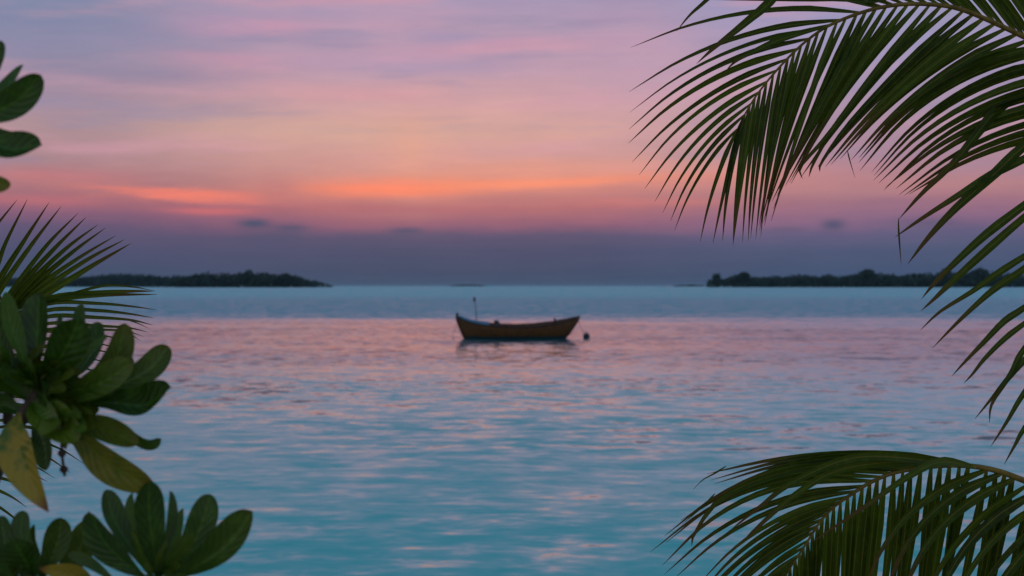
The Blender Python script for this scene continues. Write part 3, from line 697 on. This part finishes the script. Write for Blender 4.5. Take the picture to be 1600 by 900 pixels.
def left_palm():
    cp = at(-420, 1150, 4.6); base = Vector((cp.x, cp.y, ground_z(cp.x, cp.y) - .05))
    palm = empty('coconut_palm', base); tag(palm, 'small palm behind the broad-leaved shrub, fanning spiky leaflets at the left edge', 'palm tree')
    trunk(palm, base, cp + Vector((0, 0, .05)), .17, .12)
    E = Frond([(-420, 1150, 4.6), (-260, 1020, 4.5), (-120, 900, 4.4), (-50, 800, 4.35), (-25, 700, 4.3), (-12, 620, 4.3), (2, 550, 4.3), (12, 500, 4.3), (8, 478, 4.3), (-10, 452, 4.3), (-40, 420, 4.3), (-90, 385, 4.3), (-150, 360, 4.3)], 21)
    z = 4.3
    for pts, w_, tn in (
        ([(-130, 500), (-60, 420), (-10, 358), (27, 312)], 8, .5), ([(-60, 480), (-12, 430), (10, 378), (43, 311)], 10, .5),
        ([(-40, 520), (0, 438), (37, 378), (77, 316)], 11, .4), ([(-22, 500), (0, 455), (48, 385), (96, 322)], 11, .6),
        ([(-5, 500), (18, 458), (72, 385), (122, 333)], 10, .5), ([(0, 498), (26, 455), (84, 390), (135, 339)], 11, .4),
        ([(5, 497), (50, 440), (104, 388), (153, 351)], 10, .6), ([(8, 494), (60, 440), (115, 393), (165, 356)], 10, .4),
        ([(12, 492), (64, 445), (125, 402), (181, 368)], 9, .7), ([(15, 490), (70, 450), (138, 405), (195, 374)], 10, .9),
        ([(18, 488), (80, 455), (145, 415), (205, 380)], 12, .9), ([(22, 490), (90, 466), (160, 447), (205, 448), (243, 455)], 5, .5),
        ([(20, 484), (85, 464), (160, 457), (210, 455), (240, 455)], 9, .8),
        ([(20, 492), (90, 468), (160, 461), (246, 460)], 11, 1.0), ([(14, 500), (80, 474), (150, 474), (200, 478), (244, 484)], 6.5, .5),
        ([(12, 505), (80, 484), (150, 485), (200, 490), (241, 497)], 7, .4), ([(10, 512), (80, 494), (150, 496), (205, 500), (239, 508)], 7, .5),
        ([(8, 520), (80, 505), (150, 509), (200, 512), (231, 519)], 6, .6), ([(6, 528), (80, 514), (150, 515), (195, 517), (225, 526)], 5, .8),
        ([(200, 500), (215, 505), (234, 514)], 2.2, .2), ([(198, 519), (208, 525), (220, 533)], 2, .2)):
        E.lone([(x, y, z - .05 * i) for i, (x, y) in enumerate(pts)], w_, tn, shape=.3)
    E.row([(-50, 800, 60, 900, -.1, .03), (-40, 750, 40, 778, -.1, .06), (-30, 715, 85, 749, -.1, .10), (-22, 690, 123, 730, -.1, .12), (-16, 650, 130, 690, -.1, .10), (-8, 600, 150, 635, -.1, .08),
           (2, 550, 190, 560, -.1, .05), (9, 520, 215, 536, -.1, .04)], (15, 12), (6.5, 6), jit=3)
    E.row([(-50, 800, -250, 780, .1, .05), (-12, 620, -240, 560, .1, .05), (8, 500, -200, 380, .1, .05), (-150, 360, -260, 300, .1, .05)], (20, 16), (11, 8), jit=4)
    E.finish(palm, .013, .002, 'yellow-green frond with leaflets fanned upward and to the right')
    for k, (a_, e_) in enumerate(((-1.3, .9), (-2.2, .8), (-.7, 1.1), (-1.8, 1.2))): generic_frond(palm, cp, a_, e_, 2.2, 60 + k)
left_palm()

# ------------------------------------------------------------------ broad-leaved shore shrub
def broadleaf(mb, pts, wid, roll, tone, yel, curl=.25, r=rnd, n=26, tip=1.0):
    cc = cr(pts, 200); c = [cc[round(200 * (1 - (1 - i / n) ** 1.5))] for i in range(n + 1)]; curl = r.uniform(.15, .55); tw = r.uniform(-.5, .5); vs, uvs = [], []; cols = (-1, -.62, -.25, 0, .25, .62, 1); ph = r.uniform(0, 6)
    for i, p in enumerate(c):
        v = 1 - (1 - i / n) ** 1.5; T = (c[min(i + 1, n)] - c[max(i - 1, 0)]).normalized(); V = Vector((0, -1, .25)); Wd = T.cross(V)
        if Wd.length < .15: Wd = T.cross(Vector((0, 0, 1)))
        Wd.normalize(); Wd = Matrix.Rotation(roll + tw * v, 3, T) @ Wd; N = Wd.cross(T).normalized()
        # narrow stalk, widest three quarters up, blunt rounded end
        pk = .68 if tip == 1 else .52
        if v < pk: q = .10 + .90 * math.sin(math.pi / 2 * (v / pk)) ** 1.5
        elif tip == 1: q = max(0., 1 - ((v - pk) / (1 - pk)) ** 2.3) ** .5
        else: q = max(0., 1 - ((v - pk) / (1 - pk)) ** 1.6) ** tip
        hw = wid * .5 * max(q, .03)
        for k in cols:
            wave = .05 * wid * math.sin(v * 9 + ph + k * 2) * abs(k)
            vs.append(p + Wd * hw * k + N * (curl * hw * (k * k) + wave * .6 - (.05 * wid * (1 - abs(k)) if k == 0 else 0)))
            uvs.append((.5 + .5 * k, v))
    m = len(cols)
    mb.add(vs, [[i * m + j, i * m + j + 1, (i + 1) * m + j + 1, (i + 1) * m + j] for i in range(n) for j in range(m - 1)], uvs, (tone, yel))
def shrub():
    base = at(-330, 1350, 2.5); base.z = ground_z(base.x, base.y) - .03
    t0 = empty('shore_shrub', base); tag(t0, 'shore shrub with thick rounded green leaves filling the lower left corner', 'shrub')
    r = random.Random(77)
    def rosette(center, leaves, fill=10, fr=46, label=None, fdir=(0, -1)):
        cp = at(*center)
        hub = MB(); st = at(center[0] - fdir[0] * 30, center[1] - fdir[1] * 60, center[2] + .05)
        tube(hub, [st, st.lerp(cp, .5), cp], .008, 8); ro = hub.build('leaf_rosette', M_twig, t0)
        if label: ro['label'] = label
        def one(pts, w_, roll, tn, yl, curl=.25, tip=1.0):
            mb = MB(); broadleaf(mb, [at(*p) for p in pts], w_ / F * center[2], roll, tn, yl, curl, r, tip=tip); o = mb.build('leaf', M_scae, ro)
            if yl > .5: o['label'] = 'yellowing leaf'
        for L_ in leaves:
            pts = L_[0]; zz = L_[5] if len(L_) > 5 else (0, 0)
            k = len(pts) - 1
            one([(p[0], p[1], center[2] + zz[0] + (zz[1] - zz[0]) * i / k) for i, p in enumerate(pts)], L_[1] * 1.1, L_[2], L_[3], L_[4], tip=.9 if L_[4] > .5 else 1.0)
        for i in range(fill):
            a = math.atan2(fdir[1], fdir[0]) + r.uniform(-1.9, 1.9); ln = fr * r.uniform(.45, 1.2); z1 = r.uniform(-.13, .05)
            x1, y1 = center[0] + math.cos(a) * ln, center[1] + math.sin(a) * ln
            one([(center[0] + r.uniform(-6, 6), center[1] + r.uniform(-6, 6), center[2]), ((center[0] + x1) / 2 + r.uniform(-6, 6), (center[1] + y1) / 2 - 4, center[2] + z1 * .6), (x1, y1, center[2] + z1)],
                ln * r.uniform(.36, .50), r.gauss(0, .9), r.random(), r.random() * .2)
        return cp
    Z = 2.15
    # leaf: control points, width, roll, tone, yellowing, depth offsets at base and tip
    mid = rosette((62, 612, Z), [
        ([(120, 628), (190, 600), (235, 575), (263, 541)], 38, .25, .35, .1, (0, .05)),
        ([(118, 632), (175, 628), (225, 632), (266, 604)], 50, -.2, .1, .0, (-.02, -.06)),
        ([(100, 615), (150, 590), (183, 555), (195, 505)], 38, .5, .3, .15, (0, .0)),
        ([(85, 600), (112, 560), (126, 515), (127, 474)], 30, -.5, .5, .0, (.04, .08)),
        ([(66, 615), (85, 575), (108, 535), (124, 498)], 54, .1, .1, .0, (-.04, -.10)),
        ([(58, 610), (55, 560), (58, 510), (60, 458)], 46, -.2, .0, .0, (0, .04)),
        ([(45, 600), (34, 555), (18, 510), (8, 456)], 30, 1.0, .9, .0, (0, -.02)),
        ([(50, 605), (12, 560), (-6, 520), (-14, 462)], 40, .1, .2, .0, (0, .05)),
        ([(85, 610), (125, 575), (145, 540), (154, 503)], 30, .3, .3, .0, (.05, .10)),
        ([(90, 612), (125, 575), (145, 550), (168, 525)], 24, -.8, .9, .0, (0, -.03)),
        ([(80, 618), (120, 612), (160, 596), (207, 566)], 46, -.35, .5, .12, (-.03, -.09)),
        ([(110, 620), (160, 600), (190, 580), (196, 548)], 28, .7, .6, .0, (.03, .07)),
        ([(70, 590), (80, 560), (92, 530), (96, 490)], 30, -.9, .7, .0, (.02, .03)),
        ([(95, 640), (130, 652), (190, 668), (230, 690), (252, 686)], 26, 1.0, .5, .0, (.0, .03)),
        ([(80, 640), (120, 660), (165, 672), (216, 694)], 36, -.4, .5, .2, (-.02, -.06)),
        ([(85, 645), (130, 690), (175, 730), (242, 762)], 50, .2, .9, .50, (-.02, -.02)),
        ([(50, 628), (60, 645), (85, 660), (122, 690)], 50, -.6, 1.0, .15, (-.04, -.12)),
        ([(45, 640), (60, 670), (70, 700), (72, 735)], 30, .2, .1, .0, (.02, .0)),
        ([(30, 645), (24, 685), (40, 735), (75, 800)], 56, .1, .9, 1.25, (-.06, -.12)),
        ([(80, 640), (95, 660), (102, 680), (103, 702)], 20, .3, .1, .1, (.0, .0)),
        ([(40, 625), (15, 600), (-10, 590), (-50, 600)], 46, .3, .6, .0, (0, -.05)),
        ([(45, 640), (25, 640), (0, 632), (-30, 650)], 30, .3, .3, .0, (0, .05)),
        ([(70, 640), (95, 635), (125, 640), (140, 650)], 22, -.6, .9, .0, (-.03, -.08)),
    ], 44, 62, 'largest rosette with a yellow leaf hanging under it', (.6, -.6))
    rosette((100, 636, Z - .02), [], 26, 50, None, (.8, .4))
    rosette((15, 600, Z + .03), [], 20, 70, None, (.1, -1))
    lowr = rosette((246, 905, Z - .1), [
        ([(262, 905), (310, 882), (355, 850), (394, 799)], 50, -.2, .35, .05, (0, -.03)),
        ([(258, 905), (290, 870), (314, 820), (328, 772)], 42, .3, .3, .0, (0, .02)),
        ([(255, 900), (270, 860), (280, 830), (286, 794)], 24, -.6, .95, .0, (.03, .07)),
        ([(250, 900), (258, 850), (264, 810), (266, 767)], 24, .9, .3, .0, (0, .02)),
        ([(245, 905), (240, 860), (233, 800), (233, 752)], 42, .1, .1, .0, (-.02, -.05)),
        ([(238, 900), (225, 860), (210, 815), (206, 770)], 34, -.4, .9, .0, (.03, .06)),
        ([(235, 900), (205, 855), (178, 810), (166, 765)], 34, .5, .3, .0, (0, .02)),
        ([(230, 905), (195, 880), (160, 845), (138, 800)], 48, -.2, .1, .0, (-.02, -.04)),
        ([(245, 910), (262, 880), (285, 850), (300, 835)], 26, .7, .6, .1, (-.03, -.07)),
        ([(240, 908), (225, 885), (215, 850), (205, 830)], 18, .9, .6, .1, (-.03, -.05)),
    ], 10, 52, 'rosette of upright paddle leaves at the bottom', (0, -1))
    lowl = rosette((55, 915, Z - .02), [
        ([(35, 915), (15, 880), (6, 840), (1, 806)], 26, .4, .3, .0, (0, .03)),
        ([(52, 910), (45, 870), (32, 835), (36, 798)], 30, .1, .3, .0, (0, .03)),
        ([(60, 910), (62, 875), (54, 845), (53, 820)], 18, -.5, .9, .0, (.02, .04)),
        ([(62, 912), (76, 880), (90, 845), (95, 809)], 38, -.2, .25, .05, (0, .0)),
        ([(80, 912), (105, 885), (125, 855), (140, 812)], 42, .3, .4, .1, (.02, .03)),
        ([(50, 920), (45, 890), (32, 865), (20, 843)], 46, .1, .15, .0, (-.03, -.08)),
        ([(150, 930), (130, 905), (100, 895), (60, 888)], 32, -.4, .9, 1.2, (-.05, -.09)),
        ([(185, 915), (160, 895), (135, 880), (106, 866)], 26, .9, .7, .15, (-.02, -.04)),
        ([(40, 920), (15, 900), (-8, 885), (-30, 860)], 34, .2, .4, .0, (-.02, -.06)),
    ], 12, 48, 'smaller rosette in the bottom corner', (0, -1))
    topl = rosette((-75, 190, Z - .2), [
        ([(-70, 185), (-45, 150), (-20, 110), (3, 64)], 34, .2, .3, .0, (0, .02)),
        ([(-60, 185), (-25, 160), (10, 135), (36, 101)], 30, -.4, .8, .0, (.02, .04)),
        ([(-60, 190), (-20, 178), (25, 158), (64, 117)], 44, .2, .3, .0, (0, -.03)),
        ([(-65, 200), (-25, 212), (15, 232), (65, 226)], 46, -.2, .2, .0, (0, -.03)),
        ([(-70, 215), (-45, 260), (-15, 285), (17, 289)], 26, .3, .6, .4, (0, .0)),
        ([(-75, 200), (-110, 230), (-140, 260), (-170, 300)], 40, .3, .3, .0, (0, .0)),
        ([(-75, 190), (-120, 170), (-150, 140), (-175, 90)], 40, .3, .3, .0, (0, .0)),
    ], 6, 60, 'upper rosette with leaf ends at the left edge', (-.6, -.8))
    # branches
    for name, pts, r0, r1 in (('branch', [base, at(-120, 960, 2.3), at(-20, 760, 2.2), at(10, 690, 2.17), mid], .020, .010),
                              ('branch', [base, at(-60, 1100, 2.3), at(120, 1010, 2.15), at(215, 960, 2.08), lowr], .016, .008),
                              ('branch', [base, at(-140, 1080, 2.3), at(0, 1000, 2.2), lowl], .014, .008),
                              ('branch', [base, at(-260, 900, 2.3), at(-210, 560, 2.15), at(-140, 320, 2.0), topl], .018, .008)):
        mb = MB(); tube(mb, pts, lambda t, a=r0, b=r1: a + (b - a) * t, 10, n=40); mb.build(name, M_twig, t0)
    # withered flower stalk under the middle rosette
    mb = MB(); tube(mb, [at(88, 645, 2.12), at(95, 680, 2.12), at(97, 712, 2.12), at(101, 744, 2.12)], lambda t: .0022 + .0045 * max(0, math.sin((t - .3) * 24)) * (t > .35), 8, n=60)
    mb.build('withered_flower_stalk', M_twig, t0)
    # further rosettes outside the view that close the bush
    for k, c in enumerate(((-120, 700, 2.25), (-160, 860, 2.2), (-60, 1000, 2.2), (130, 1050, 2.3), (-260, 1020, 2.4), (-140, 480, 2.2))):
        rosette(c, [], 16, 95, None, (r.uniform(-.3, .3), -1))
shrub()
